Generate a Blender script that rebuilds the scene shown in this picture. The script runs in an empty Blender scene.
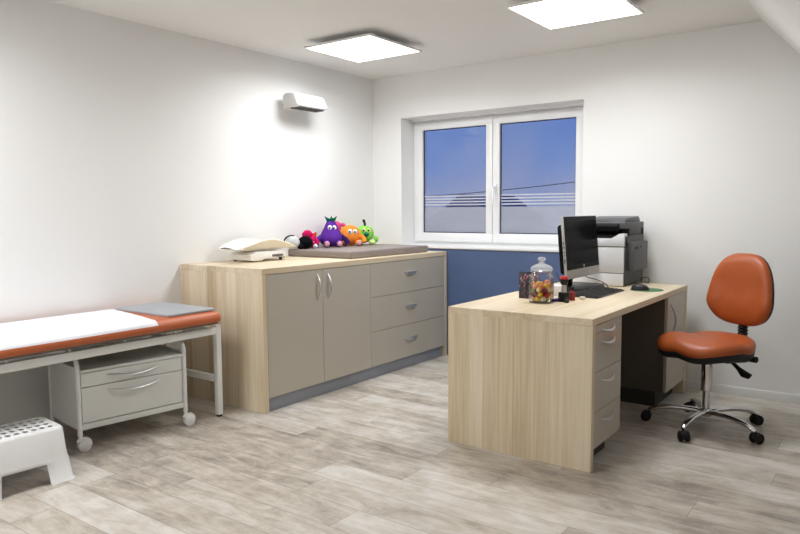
import bpy, bmesh, math, random
from mathutils import Vector, Matrix, Quaternion
random.seed(7)
PI = math.pi
SC = bpy.context.scene
COL = SC.collection
R = math.radians

# ------------------------------------------------------------------ materials
def new_mat(name):
    m = bpy.data.materials.new(name); m.use_nodes = True
    nt = m.node_tree
    return m, nt, nt.nodes['Principled BSDF']

def srgb(c):
    f = lambda v: v / 12.92 if v <= .04045 else ((v + .055) / 1.055) ** 2.4
    return tuple(f(x / 255.) for x in c) + (1,)

def plain(name, c, rough=.5, metal=0., var=.03, scale=14., bump=0., bscale=200., spec=.5, coat=0.):
    """plain material with a little procedural variation in tone and optional fine bump"""
    m, nt, b = new_mat(name)
    N, L = nt.nodes, nt.links
    tc = N.new('ShaderNodeTexCoord')
    no = N.new('ShaderNodeTexNoise'); no.inputs['Scale'].default_value = scale; no.inputs['Detail'].default_value = 3
    L.new(tc.outputs['Object'], no.inputs['Vector'])
    rp = N.new('ShaderNodeValToRGB'); col = srgb(c)
    rp.color_ramp.elements[0].position = .3; rp.color_ramp.elements[1].position = .7
    rp.color_ramp.elements[0].color = tuple(x * (1 - var) for x in col[:3]) + (1,)
    rp.color_ramp.elements[1].color = tuple(min(1, x * (1 + var)) for x in col[:3]) + (1,)
    L.new(no.outputs['Fac'], rp.inputs['Fac']); L.new(rp.outputs['Color'], b.inputs['Base Color'])
    b.inputs['Roughness'].default_value = rough; b.inputs['Metallic'].default_value = metal
    b.inputs['Specular IOR Level'].default_value = spec
    b.inputs['Coat Weight'].default_value = coat
    if bump:
        n2 = N.new('ShaderNodeTexNoise'); n2.inputs['Scale'].default_value = bscale; n2.inputs['Detail'].default_value = 2
        L.new(tc.outputs['Object'], n2.inputs['Vector'])
        bp = N.new('ShaderNodeBump'); bp.inputs['Strength'].default_value = bump; bp.inputs['Distance'].default_value = .002
        L.new(n2.outputs['Fac'], bp.inputs['Height']); L.new(bp.outputs['Normal'], b.inputs['Normal'])
    return m

def math_node(nt, op, a, b=None):
    n = nt.nodes.new('ShaderNodeMath'); n.operation = op
    for i, v in enumerate((a, b)):
        if v is None: continue
        if isinstance(v, (int, float)): n.inputs[i].default_value = v
        else: nt.links.new(v, n.inputs[i])
    return n.outputs[0]

def wood(name, grain, strip):
    """pale laminated ash: planks side by side along 'strip', grain along 'grain' (world axes 0,1,2)"""
    m, nt, b = new_mat(name)
    N, L = nt.nodes, nt.links
    geo = N.new('ShaderNodeNewGeometry'); sep = N.new('ShaderNodeSeparateXYZ')
    L.new(geo.outputs['Position'], sep.inputs[0])
    # plank tone
    wob = N.new('ShaderNodeTexNoise'); wob.noise_dimensions = '1D'; wob.inputs['Scale'].default_value = 5.
    L.new(sep.outputs[strip], wob.inputs['W'])
    sc = math_node(nt, 'ADD', math_node(nt, 'MULTIPLY', sep.outputs[strip], 11.5), math_node(nt, 'MULTIPLY', wob.outputs['Fac'], 1.6))
    fl = math_node(nt, 'FLOOR', sc)
    wn = N.new('ShaderNodeTexWhiteNoise'); wn.noise_dimensions = '1D'; L.new(fl, wn.inputs['W'])
    # fine grain
    mp = N.new('ShaderNodeMapping'); s = [75., 75., 75.]; s[grain] = 2.
    mp.inputs['Scale'].default_value = s; L.new(geo.outputs['Position'], mp.inputs['Vector'])
    g = N.new('ShaderNodeTexNoise'); g.inputs['Scale'].default_value = 1.; g.inputs['Detail'].default_value = 5; g.inputs['Roughness'].default_value = .6
    g.inputs['Distortion'].default_value = .6
    L.new(mp.outputs[0], g.inputs['Vector'])
    mp2 = N.new('ShaderNodeMapping'); s = [16., 16., 16.]; s[grain] = .9
    mp2.inputs['Scale'].default_value = s; L.new(geo.outputs['Position'], mp2.inputs['Vector'])
    g2 = N.new('ShaderNodeTexNoise'); g2.inputs['Scale'].default_value = 1.; g2.inputs['Detail'].default_value = 3
    L.new(mp2.outputs[0], g2.inputs['Vector'])
    v = math_node(nt, 'ADD', math_node(nt, 'MULTIPLY', wn.outputs['Value'], .30),
        math_node(nt, 'ADD', math_node(nt, 'MULTIPLY', g.outputs['Fac'], .68), math_node(nt, 'MULTIPLY', g2.outputs['Fac'], .5)))
    fr = math_node(nt, 'FRACT', sc)
    v = math_node(nt, 'SUBTRACT', v, math_node(nt, 'MULTIPLY', math_node(nt, 'LESS_THAN', fr, .05), .11))
    rp = N.new('ShaderNodeValToRGB'); e = rp.color_ramp.elements
    e[0].position = .40; e[0].color = srgb((188, 166, 132)); e[1].position = .98; e[1].color = srgb((232, 219, 196))
    x = e.new(.68); x.color = srgb((214, 196, 165))
    L.new(v, rp.inputs['Fac']); L.new(rp.outputs['Color'], b.inputs['Base Color'])
    b.inputs['Roughness'].default_value = .42
    bp = N.new('ShaderNodeBump'); bp.inputs['Strength'].default_value = .12; bp.inputs['Distance'].default_value = .001
    L.new(g.outputs['Fac'], bp.inputs['Height']); L.new(bp.outputs['Normal'], b.inputs['Normal'])
    return m

def floor_mat():
    m, nt, b = new_mat('vinyl_planks'); N, L = nt.nodes, nt.links
    geo = N.new('ShaderNodeNewGeometry'); sep = N.new('ShaderNodeSeparateXYZ'); L.new(geo.outputs['Position'], sep.inputs[0])
    X, Y = sep.outputs[0], sep.outputs[1]
    yr = math_node(nt, 'DIVIDE', math_node(nt, 'ADD', Y, 10.06), .182)
    row = math_node(nt, 'FLOOR', yr); fy = math_node(nt, 'FRACT', yr)
    w1 = N.new('ShaderNodeTexWhiteNoise'); w1.noise_dimensions = '1D'; L.new(row, w1.inputs['W'])
    xr = math_node(nt, 'ADD', math_node(nt, 'DIVIDE', math_node(nt, 'ADD', X, 10.), 1.22), w1.outputs['Value'])
    colm = math_node(nt, 'FLOOR', xr); fx = math_node(nt, 'FRACT', xr)
    idv = math_node(nt, 'ADD', math_node(nt, 'MULTIPLY', row, 7.31), math_node(nt, 'MULTIPLY', colm, 3.77))
    w2 = N.new('ShaderNodeTexWhiteNoise'); w2.noise_dimensions = '1D'; L.new(idv, w2.inputs['W'])
    # texture shifted per plank
    cmb = N.new('ShaderNodeCombineXYZ')
    L.new(math_node(nt, 'ADD', math_node(nt, 'MULTIPLY', X, 3.2), math_node(nt, 'MULTIPLY', w2.outputs['Value'], 40.)), cmb.inputs[0])
    L.new(math_node(nt, 'MULTIPLY', Y, 12.), cmb.inputs[1]); L.new(math_node(nt, 'MULTIPLY', w2.outputs['Value'], 13.), cmb.inputs[2])
    n1 = N.new('ShaderNodeTexNoise'); n1.inputs['Scale'].default_value = 1.; n1.inputs['Detail'].default_value = 9; n1.inputs['Roughness'].default_value = .72
    n1.inputs['Distortion'].default_value = .8; L.new(cmb.outputs[0], n1.inputs['Vector'])
    n2 = N.new('ShaderNodeTexNoise'); n2.inputs['Scale'].default_value = 4.2; n2.inputs['Detail'].default_value = 7; n2.inputs['Roughness'].default_value = .68
    L.new(geo.outputs['Position'], n2.inputs['Vector'])
    v = math_node(nt, 'ADD', math_node(nt, 'MULTIPLY', w2.outputs['Value'], .17),
        math_node(nt, 'ADD', math_node(nt, 'MULTIPLY', n1.outputs['Fac'], .72), math_node(nt, 'MULTIPLY', n2.outputs['Fac'], .52)))
    rp = N.new('ShaderNodeValToRGB'); e = rp.color_ramp.elements
    e[0].position = .46; e[0].color = srgb((132, 123, 114)); e[1].position = .92; e[1].color = srgb((217, 213, 207))
    x = e.new(.58); x.color = srgb((161, 152, 142)); x = e.new(.68); x.color = srgb((186, 177, 164)); x = e.new(.78); x.color = srgb((201, 195, 186))
    L.new(v, rp.inputs['Fac'])
    # seams
    def edge(f, w):
        d = math_node(nt, 'MINIMUM', f, math_node(nt, 'SUBTRACT', 1., f))
        return math_node(nt, 'LESS_THAN', d, w)
    seam = math_node(nt, 'MAXIMUM', edge(fy, .010), edge(fx, .0014))
    mx = N.new('ShaderNodeMix'); mx.data_type = 'RGBA'
    mx.inputs['B'].default_value = srgb((120, 110, 100))
    L.new(math_node(nt, 'MULTIPLY', seam, .55), mx.inputs['Factor']); L.new(rp.outputs['Color'], mx.inputs['A'])
    L.new(mx.outputs['Result'], b.inputs['Base Color'])
    b.inputs['Roughness'].default_value = .4
    bp = N.new('ShaderNodeBump'); bp.inputs['Strength'].default_value = .15; bp.inputs['Distance'].default_value = .001
    L.new(n1.outputs['Fac'], bp.inputs['Height']); L.new(bp.outputs['Normal'], b.inputs['Normal'])
    return m

def emit(name, c, s):
    m, nt, b = new_mat(name)
    b.inputs['Base Color'].default_value = (.8, .8, .8, 1)
    b.inputs['Emission Color'].default_value = c; b.inputs['Emission Strength'].default_value = s
    return m

def pane_glass(name, tint=(1, 1, 1), gloss=.5):
    """architectural pane: clear transmission plus Fresnel mirror"""
    m = bpy.data.materials.new(name); m.use_nodes = True; nt = m.node_tree; nt.nodes.clear(); N, L = nt.nodes, nt.links
    o = N.new('ShaderNodeOutputMaterial'); t = N.new('ShaderNodeBsdfTransparent'); g = N.new('ShaderNodeBsdfGlossy')
    t.inputs[0].default_value = tint + (1,); g.inputs['Roughness'].default_value = .02
    fr = N.new('ShaderNodeFresnel'); fr.inputs[0].default_value = 1.45
    mx = N.new('ShaderNodeMixShader'); L.new(math_node(nt, 'MULTIPLY', fr.outputs[0], gloss), mx.inputs[0]); L.new(t.outputs[0], mx.inputs[1]); L.new(g.outputs[0], mx.inputs[2])
    L.new(mx.outputs[0], o.inputs[0]); return m

def film_mat(name, dc=(.60, .62, .68, 1), lo=.54, hi=.64):
    m = bpy.data.materials.new(name); m.use_nodes = True; nt = m.node_tree; nt.nodes.clear(); N, L = nt.nodes, nt.links
    o = N.new('ShaderNodeOutputMaterial'); t = N.new('ShaderNodeBsdfTransparent')
    d = N.new('ShaderNodeBsdfDiffuse'); d.inputs[0].default_value = dc
    tl = N.new('ShaderNodeBsdfTranslucent'); tl.inputs[0].default_value = (.8, .8, .8, 1)
    m1 = N.new('ShaderNodeMixShader'); m1.inputs[0].default_value = .35; L.new(d.outputs[0], m1.inputs[1]); L.new(tl.outputs[0], m1.inputs[2])
    no = N.new('ShaderNodeTexNoise'); no.inputs['Scale'].default_value = 3.
    mr = N.new('ShaderNodeMapRange'); mr.inputs[3].default_value = lo; mr.inputs[4].default_value = hi; L.new(no.outputs['Fac'], mr.inputs[0])
    mx = N.new('ShaderNodeMixShader'); L.new(mr.outputs[0], mx.inputs[0]); L.new(t.outputs[0], mx.inputs[1]); L.new(m1.outputs[0], mx.inputs[2])
    L.new(mx.outputs[0], o.inputs[0]); return m

def clear_glass(name):
    m, nt, b = new_mat(name)
    b.inputs['Base Color'].default_value = (.97, .99, .98, 1); b.inputs['Roughness'].default_value = .0
    b.inputs['IOR'].default_value = 1.3; b.inputs['Transmission Weight'].default_value = 1.
    return m

M = {}
M['wall'] = plain('wall_paint', (238, 238, 237), .75, var=.008, scale=2., bump=.08, bscale=260., spec=.2)
M['dimwall'] = plain('light_dimming_grey', (110, 106, 102), .8, var=.01, scale=2., spec=.1)  # invented grey for unseen walls, so light falls off to the right
M['ceil'] = plain('ceiling_paint', (236, 235, 233), .85, var=.006, scale=2., spec=.1)
M['floor'] = floor_mat()
M['bluewall'] = plain('blue_paint', (78, 96, 132), .38, var=.05, scale=2.5, bump=.03)
M['white_pvc'] = plain('white_pvc', (236, 237, 238), .35, var=.01)
M['skirt'] = plain('skirting_white', (222, 221, 218), .5, var=.01)
M['gasket'] = plain('gasket_rubber', (40, 48, 70), .6)
M['pane'] = pane_glass('window_glass')
M['film'] = film_mat('frosted_film')
M['stripe'] = film_mat('film_stripes', (.80, .82, .88, 1), .66, .72)
M['lidglass'] = film_mat('lid_glass', (.90, .92, .92, 1), .26, .34)
M['wood_xz'] = wood('ash_vertical', 2, 0)
M['wood_top'] = wood('ash_top', 1, 0)
M['wood_edge'] = wood('ash_edge', 1, 2)
M['front'] = plain('taupe_lacquer', (188, 181, 167), .33, var=.012, scale=3., spec=.5)
M['front_dark'] = plain('carcass_grey', (104, 96, 88), .5, var=.03)
M['toe'] = plain('dark_toe_kick', (58, 54, 50), .6, var=.03)
M['kick'] = plain('grey_plinth', (148, 152, 160), .35, var=.04, metal=.3)
M['steel'] = plain('brushed_steel', (206, 206, 206), .38, metal=.85, var=.03)
M['chrome'] = plain('chrome', (214, 214, 216), .10, metal=1., var=.01)
M['orange'] = plain('orange_vinyl', (172, 84, 36), .42, var=.04, scale=9., bump=.10, bscale=420.)
M['couch'] = plain('couch_vinyl', (188, 98, 56), .42, var=.04, scale=9., bump=.08, bscale=420.)
M['white_metal'] = plain('white_powdercoat', (233, 234, 231), .4, var=.012)
M['cart'] = plain('cart_lacquer', (226, 228, 224), .4, var=.012)
M['board'] = plain('couch_board', (120, 116, 106), .7, var=.03)
M['paper'] = plain('paper_sheet', (240, 240, 244), .8, var=.008, scale=5., bump=.1, bscale=40.)
M['greypad'] = plain('grey_pad', (164, 168, 173), .6, var=.03, bump=.08)
M['mat'] = plain('taupe_vinyl', (139, 129, 124), .45, var=.03, scale=8., bump=.08, bscale=300.)
M['black'] = plain('black_plastic', (26, 26, 28), .4, var=.1)
M['blackm'] = plain('black_matt', (22, 21, 22), .65, var=.1)
M['rubber'] = plain('black_rubber', (18, 18, 18), .7)
M['white_pl'] = plain('white_plastic', (232, 232, 232), .4, var=.01)
M['scale'] = plain('cream_plastic', (232, 226, 212), .4, var=.015)
M['scale2'] = plain('pale_plastic', (240, 238, 234), .4, var=.015)
M['lampw'] = plain('lamp_enamel', (238, 238, 238), .35, var=.01)
M['lampg'] = plain('lamp_grey', (205, 205, 203), .45, var=.02)
M['grille'] = plain('grille_grey', (92, 90, 88), .5, var=.05)
M['screen'] = plain('monitor_glass', (28, 29, 31), .16, var=.05, spec=.12)
M['screen'].node_tree.nodes['Principled BSDF'].inputs['IOR'].default_value = 1.15
M['bezel'] = plain('monitor_bezel', (24, 25, 27), .25, spec=.15)
M['silver'] = plain('silver_plastic', (176, 175, 174), .35, var=.02)
M['bezel'].node_tree.nodes['Principled BSDF'].inputs['IOR'].default_value = 1.2
M['prn_dark'] = plain('printer_charcoal', (64, 65, 68), .5, var=.04)
M['prn_mid'] = plain('printer_grey', (84, 84, 87), .5, var=.04)
M['prn_white'] = plain('printer_white', (228, 228, 230), .4, var=.012)
M['glass'] = pane_glass('jar_glass', (.985, .99, .988), .6)
M['panel'] = emit('led_diffuser', (.97, .985, 1., 1), 4.5)
M['panel_frame'] = plain('panel_frame_white', (238, 238, 236), .4, var=.01)
for k, c in dict(purple=(94, 50, 150), orangefur=(250, 150, 62), greenfur=(146, 214, 92), magenta=(196, 24, 92), blackfur=(16, 15, 18), greyfur=(196, 198, 200),
                 leaf=(22, 110, 96), pinkfur=(214, 84, 140), pink=(220, 160, 172), limefur=(208, 232, 150), lilac=(126, 120, 190), redfur=(214, 60, 44), yellowfur=(226, 220, 140), darkpurple=(52, 30, 84), stem=(48, 52, 44), eye=(240, 240, 246)).items():
    M[k] = plain('plush_' + k, c, .95, var=.10, scale=30., bump=.9, bscale=240., spec=.1)
for k, c in dict(red=(186, 22, 28), yellow=(214, 178, 44), green=(136, 160, 44), peach=(226, 138, 84), cream=(226, 206, 160), maroon=(116, 26, 44)).items():
    M['candy_' + k] = plain('candy_' + k, c, .3, var=.22, scale=60.)
M['inkpurple'] = plain('ink_purple', (66, 44, 120), .4)
M['redpl'] = plain('red_plastic', (196, 40, 44), .35)
M['redlabel'] = plain('red_label', (150, 34, 30), .5)
M['padgreen'] = plain('pad_green', (70, 124, 84), .6)
M['roof'] = plain('far_roof', (92, 104, 140), .8)
M['render'] = plain('far_render', (120, 126, 140), .9)

# box print: dark sleeve with red/white diagonal streaks
def print_mat():
    m, nt, b = new_mat('printed_card'); N, L = nt.nodes, nt.links
    tc = N.new('ShaderNodeTexCoord'); mp = N.new('ShaderNodeMapping'); mp.inputs['Scale'].default_value = (18, 18, 12); mp.inputs['Rotation'].default_value = (.6, .5, .4)
    L.new(tc.outputs['Object'], mp.inputs[0]); no = N.new('ShaderNodeTexNoise'); no.inputs['Scale'].default_value = 1.6; no.inputs['Distortion'].default_value = 2.
    L.new(mp.outputs[0], no.inputs['Vector']); rp = N.new('ShaderNodeValToRGB'); e = rp.color_ramp.elements
    e[0].position = .45; e[0].color = srgb((30, 32, 42)); e[1].position = .74; e[1].color = srgb((214, 206, 206))
    x = e.new(.56); x.color = srgb((44, 58, 92)); x = e.new(.62); x.color = srgb((150, 44, 44))
    L.new(no.outputs['Fac'], rp.inputs[0]); L.new(rp.outputs[0], b.inputs['Base Color']); b.inputs['Roughness'].default_value = .35
    return m
M['print'] = print_mat()

# ------------------------------------------------------------------ geometry
class MB:
    def __init__(s): s.bm = bmesh.new()
    def _add(s, t, mat=None):
        if mat is not None: bmesh.ops.transform(t, matrix=mat, verts=t.verts)
        me = bpy.data.meshes.new('tmp'); t.to_mesh(me); t.free(); s.bm.from_mesh(me); bpy.data.meshes.remove(me); return s
    def box(s, x0, x1, y0, y1, z0, z1, bev=0., seg=2, mat=None):
        t = bmesh.new(); bmesh.ops.create_cube(t, size=1.)
        for v in t.verts:
            v.co = Vector(((x0 + x1) / 2 + v.co.x * (x1 - x0), (y0 + y1) / 2 + v.co.y * (y1 - y0), (z0 + z1) / 2 + v.co.z * (z1 - z0)))
        if bev: bmesh.ops.bevel(t, geom=t.edges[:], offset=bev, segments=seg, profile=.5, affect='EDGES')
        return s._add(t, mat)
    def rings(s, rings, cap0=True, cap1=True, closed=True):
        t = bmesh.new(); vs = [[t.verts.new(p) for p in r] for r in rings]; n = len(rings[0])
        for a, b in zip(vs, vs[1:]):
            for i in range(n if closed else n - 1):
                j = (i + 1) % n
                try: t.faces.new((a[i], a[j], b[j], b[i]))
                except ValueError: pass
        if cap0: t.faces.new(vs[0][::-1])
        if cap1: t.faces.new(vs[-1])
        bmesh.ops.remove_doubles(t, verts=t.verts, dist=1e-6)
        bmesh.ops.recalc_face_normals(t, faces=t.faces)
        return s._add(t)
    def tube(s, path, r, seg=10, up=None):
        P = [Vector(p) for p in path]; rs = r if isinstance(r, (list, tuple)) else [r] * len(P)
        T = [((P[min(i + 1, len(P) - 1)] - P[max(i - 1, 0)]).normalized()) for i in range(len(P))]
        n = T[0].orthogonal().normalized() if up is None else Vector(up)
        out = []
        for i, p in enumerate(P):
            n = (n - T[i] * n.dot(T[i])).normalized(); b = T[i].cross(n)
            rr = rs[i]; ra, rb = rr if isinstance(rr, tuple) else (rr, rr)
            out.append([p + n * (ra * math.cos(a)) + b * (rb * math.sin(a)) for a in [2 * PI * k / seg for k in range(seg)]])
        return s.rings(out)
    def cyl(s, p0, p1, r0, r1=None, seg=20): return s.tube([p0, p1], [r0, r0 if r1 is None else r1], seg)
    def lathe(s, prof, c=(0, 0, 0), seg=24, mat=None):
        t = bmesh.new(); rows = []
        for r, z in prof:
            rows.append([t.verts.new((c[0] + r * math.cos(2 * PI * k / seg), c[1] + r * math.sin(2 * PI * k / seg), c[2] + z)) for k in range(seg)])
        for a, b in zip(rows, rows[1:]):
            for i in range(seg): t.faces.new((a[i], a[(i + 1) % seg], b[(i + 1) % seg], b[i]))
        t.faces.new(rows[0][::-1]); t.faces.new(rows[-1])
        bmesh.ops.remove_doubles(t, verts=t.verts, dist=1e-6)
        bmesh.ops.recalc_face_normals(t, faces=t.faces)
        return s._add(t, mat)
    def ell(s, c, r, rot=None, u=18, v=12, fuzz=0., seed=1):
        t = bmesh.new(); bmesh.ops.create_uvsphere(t, u_segments=u, v_segments=v, radius=1.)
        rnd = random.Random(seed)
        for w in t.verts:
            k = 1 + (rnd.random() - .5) * fuzz
            w.co = Vector((w.co.x * r[0] * k, w.co.y * r[1] * k, w.co.z * r[2] * k))
        m = Matrix.Translation(c)
        if rot: m = m @ rot
        return s._add(t, m)
    def prism(s, poly, axis, a0, a1, bev=0., seg=2):
        """polygon given in the two other axes (in cyclic-free order x,y,z without 'axis')"""
        t = bmesh.new()
        def P(u, v, a): l = [u, v]; l.insert(axis, a); return l
        A = [t.verts.new(P(u, v, a0)) for u, v in poly]; B = [t.verts.new(P(u, v, a1)) for u, v in poly]
        n = len(poly)
        for i in range(n): t.faces.new((A[i], A[(i + 1) % n], B[(i + 1) % n], B[i]))
        t.faces.new(A[::-1]); t.faces.new(B); bmesh.ops.recalc_face_normals(t, faces=t.faces)
        if bev: bmesh.ops.bevel(t, geom=t.edges[:], offset=bev, segments=seg, profile=.5, affect='EDGES')
        return s._add(t)
    def build(s, name, mat, parent=None, angle=40, kind=None, label=None):
        me = bpy.data.meshes.new(name); s.bm.to_mesh(me); s.bm.free()
        me.materials.append(M[mat] if isinstance(mat, str) else mat)
        for p in me.polygons: p.use_smooth = True
        me.set_sharp_from_angle(angle=R(angle))
        o = bpy.data.objects.new(name, me); COL.objects.link(o)
        if parent is not None: o.parent = parent
        if kind: o['kind'] = kind
        if label: o['label'] = label
        return o

def tag(o, label, cat, group=None):
    o['label'] = label; o['category'] = cat
    if group: o['group'] = group
    return o
def thing(name, label, cat, loc=(0, 0, 0), rz=0., group=None):
    o = bpy.data.objects.new(name, None); COL.objects.link(o); o.location = loc; o.rotation_euler = (0, 0, rz); o.empty_display_size = .1
    return tag(o, label, cat, group)
def copy_tree(o, parent=None):
    c = o.copy(); COL.objects.link(c)
    if parent is not None: c.parent = parent
    for ch in list(o.children): copy_tree(ch, c)
    return c
def struct(name, mb, mat, parent=None, label=None): return mb.build(name, mat, parent, kind='structure', label=label)
def box1(*a, **k): return MB().box(*a, **k)

def rrect(w, h, r, n=5):
    pts = []
    for cx, cy, a0 in ((w - r, h - r, 0), (-w + r, h - r, 90), (-w + r, -h + r, 180), (w - r, -h + r, 270)):
        for k in range(n + 1):
            a = R(a0 + 90 * k / n); pts.append((cx + r * math.cos(a), cy + r * math.sin(a)))
    return pts

# ------------------------------------------------------------------ room
W, H = 4.97, 2.435            # back wall y, ceiling z
FY, KX = -1.3, 4.55           # front wall y, knee wall x
SX = 3.150                    # where the roof slope starts
KZ = H - 1.13 * (KX - SX)
struct('floor', box1(-.2, KX + .2, FY - .2, W + .3, -.1, 0), 'floor')
struct('ceiling', box1(-.2, SX + .12, FY - .2, W + .3, H, H + .12), 'ceil')
struct('wall_left', box1(-.2, -.012, FY - .2, W + .3, 0, H), 'wall')
RX0, RX1, RZ0, RZ1 = .304, 1.978, .945, 2.062
b = MB()
b.box(-.2, RX0, W, W + .30, 0, H); b.box(RX1, KX + .2, W, W + .30, 0, H)
b.box(RX0, RX1, W, W + .30, RZ1, H); b.box(RX0, RX1, W, W + .30, 0, RZ0 - .02)
struct('wall_back', b, 'wall')
b = MB(); b.box(-.2, 2.4, FY - .2, FY, 0, H)
struct('wall_front', b, 'wall')
struct('wall_front_dimmer', box1(2.4, KX + .2, FY - .2, FY, 0, H), 'dimwall')  # flat unseen wall section, made grey to cut bounce light
struct('wall_right', box1(KX, KX + .2, FY, W, 0, KZ + .02), 'dimwall')  # unseen knee wall, its grey added to dim the chair side
b = MB(); b.prism([(SX, H), (SX + .16, H + .10), (KX + .2, KZ - .226 + .10), (KX + .2, KZ - .226)], 1, FY, W)
struct('ceiling_slope', b, 'wall')
b = MB(); b.prism([(W, 0), (W, .058), (W - .006, .058), (W - .012, .050), (W - .012, 0)], 0, RX1 + .02, KX)
struct('baseboard_back', b, 'skirt')
b = MB(); b.prism([(-.012, 0), (0, 0), (0, .050), (-.006, .058), (-.012, .058)], 1, FY, 2.848)
struct('baseboard_left', b, 'skirt')
struct('trim_1', box1(RX0 + .004, RX1 - .004, W - .008, W, .0, RZ0 - .028), 'bluewall', label='blue painted wall panel below the window')

# ------------------------------------------------------------------ window
def frame_ring(mb, x0, x1, z0, z1, w, y0, y1, bev=.004):
    mb.box(x0, x1, y0, y1, z1 - w, z1, bev); mb.box(x0, x1, y0, y1, z0, z0 + w, bev)
    mb.box(x0, x0 + w, y0, y1, z0 + w, z1 - w, bev); mb.box(x1 - w, x1, y0, y1, z0 + w, z1 - w, bev)
WF = W + .175
b = MB(); frame_ring(b, RX0, RX1, RZ0, RZ1 - .018, .045, WF + .02, WF + .10)
b.box(RX0, RX1, WF - .01, WF + .10, RZ1 - .018, RZ1)
win = struct('window_1', b, 'white_pvc')
MX = 1.123
for (x0, x1, gx0, gx1) in ((RX0 + .022, MX - .002, .413, 1.059), (MX + .002, RX1 - .036, 1.187, 1.850)):
    zb, zt, gz0, gz1 = RZ0 + .026, RZ1 - .034, 1.050, 1.963
    b = MB(); b.box(x0, x1, WF, WF + .06, gz1, zt, .006); b.box(x0, x1, WF, WF + .06, zb, gz0, .006)
    b.box(x0, gx0, WF + .0005, WF + .06, gz0 - .01, gz1 + .01, .006); b.box(gx1, x1, WF + .0005, WF + .06, gz0 - .01, gz1 + .01, .006)
    sash = struct('sash', b, 'white_pvc', win)
    b = MB(); frame_ring(b, gx0 - .002, gx1 + .002, gz0 - .002, gz1 + .002, .009, WF + .018, WF + .03, .0)
    struct('gasket', b, 'gasket', sash)
    struct('glass_pane', box1(gx0, gx1, WF + .026, WF + .034, gz0, gz1), 'pane', sash)
    b = MB(); b.box(gx0 + .008, gx1 - .008, WF + .0235, WF + .0255, gz0 + .006, 1.276)
    struct('frosted_film', b, 'film', sash)
    for k in range(4): struct('film_stripe', box1(gx0 + .008, gx1 - .008, WF + .0235, WF + .0255, 1.292 + k * .025, 1.292 + k * .025 + .012), 'stripe', sash)
b = MB(); b.box(MX + .012, MX + .044, WF - .012, WF, 1.395, 1.47, .004); b.tube([(MX + .028, WF - .01, 1.44), (MX + .028, WF - .04, 1.44), (MX + .028, WF - .045, 1.43), (MX + .028, WF - .047, 1.31)], [.009, .009, .010, .008], 8)
struct('window_handle', b, 'white_pvc', win)
b = MB(); b.box(RX0 - .0, RX1 + .0, W - .02, WF + .03, RZ0 - .022, RZ0 + .002, .004)
struct('window_sill', b, 'white_pvc', win)

# outside: a neighbouring house and a wire against the dusk sky
t = thing('house', 'distant dark-roofed house seen low through the window', 'house', (-19.2, 42, -6.55))
MB().box(-3, 3, -3, 3, 0, 6.4).build('wall', 'render', t)
b = MB(); b.prism([(-3.6, 6.4), (-.3, 8.8), (.3, 8.8), (3.6, 6.4)], 1, -3.4, 3.4); b.build('roof', 'roof', t)
pth = [(-9.55 + 5.5 * (k / 14. - .3) , 20, 1.74 + .34 * (k / 14. - .3) + .16 * (k / 14. - .3) ** 2 - .16 * (k / 14. - .3)) for k in range(30)]
tag(MB().tube(pth, .012, 6).build('overhead_wire', 'rubber'), 'thin overhead wire sagging across the dusk sky outside', 'wire')

# ------------------------------------------------------------------ ceiling lights
LAMP_W, SPREAD = 10.5, 165.
def ceiling_light(x, y, label, power=LAMP_W):
    t = thing('ceiling_light', label, 'ceiling light', (x, y, H), 0, 'square ceiling panels')
    b = MB(); frame_ring(b, -.296, .296, -.296, .296, .012, -.056, -.042, .001)
    # ring was built in x/z -> rotate into x/y
    bmesh.ops.transform(b.bm, matrix=Matrix(((1, 0, 0, 0), (0, 0, 1, 0), (0, 1, 0, 0), (0, 0, 0, 1))), verts=b.bm.verts)
    bmesh.ops.recalc_face_normals(b.bm, faces=b.bm.faces)
    b.build('frame', 'panel_frame', t)
    box1(-.284, .284, -.284, .284, -.0545, -.052).build('diffuser', 'panel', t)
    box1(-.284, .284, -.284, .284, -.052, -.044).build('back_plate', 'panel_frame', t)
    for s in (-1, 1): box1(-.20, .20, s * .14 - .02, s * .14 + .02, -.044, 0).build('mounting_rail', 'panel_frame', t)
    ld = bpy.data.lights.new('led_array', 'AREA'); ld.shape = 'SQUARE'; ld.size = .56; ld.energy = power; ld.spread = R(SPREAD); ld.color = (.97, .985, 1.)
    lo = bpy.data.objects.new('led_array', ld); COL.objects.link(lo); lo.parent = t; lo.location = (0, 0, -.0555)
    return t
ceiling_light(.80, 3.845, 'square white ceiling panel light nearer the corner of the room')
ceiling_light(2.365, 3.845, 'square white ceiling panel light cut by the top edge, in front of the window')
ceiling_light(.80, 1.0, 'unseen square ceiling panel light added for fill over the head of the orange couch', 9.5)  # out of view, added to light the near end of the room
ceiling_light(.80, -.55, 'unseen square ceiling panel light added for fill, furthest from the window', 18.)  # added behind the camera, stronger, to even out the left wall

# ------------------------------------------------------------------ wall lamp (radiant heater over the changing mat)
t = thing('heat_lamp', 'white wedge-shaped heat lamp mounted high on the white wall', 'lamp', (-.012, 3.945, 2.07))
b = MB(); b.prism([(.07, .055), (.10, .085), (.19, .075), (.235, -.015), (.225, -.028), (.10, -.028), (.07, -.01)], 1, -.15, .15, .008, 3)
b.build('housing', 'lampw', t)
for s in (-1, 1):
    b = MB(); b.prism([(.065, .05), (.098, .08), (.185, .07), (.225, -.012), (.21, -.022), (.10, -.025), (.065, -.01)], 1, min(s * .148, s * .17), max(s * .148, s * .17), .006, 2)
    b.build('end_cap', 'lampg', t)
b = MB(); b.box(.112, .214, -.135, .135, -.034, -.026)
for k in range(7): b.box(.114, .212, -.13 + k * .0425, -.124 + k * .0425, -.037, -.033)
for k in range(3): b.tube([(.135 + k * .028, -.13, -.036), (.135 + k * .028, .13, -.036)], .004, 8)
b.build('grille', 'grille', t)
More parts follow.
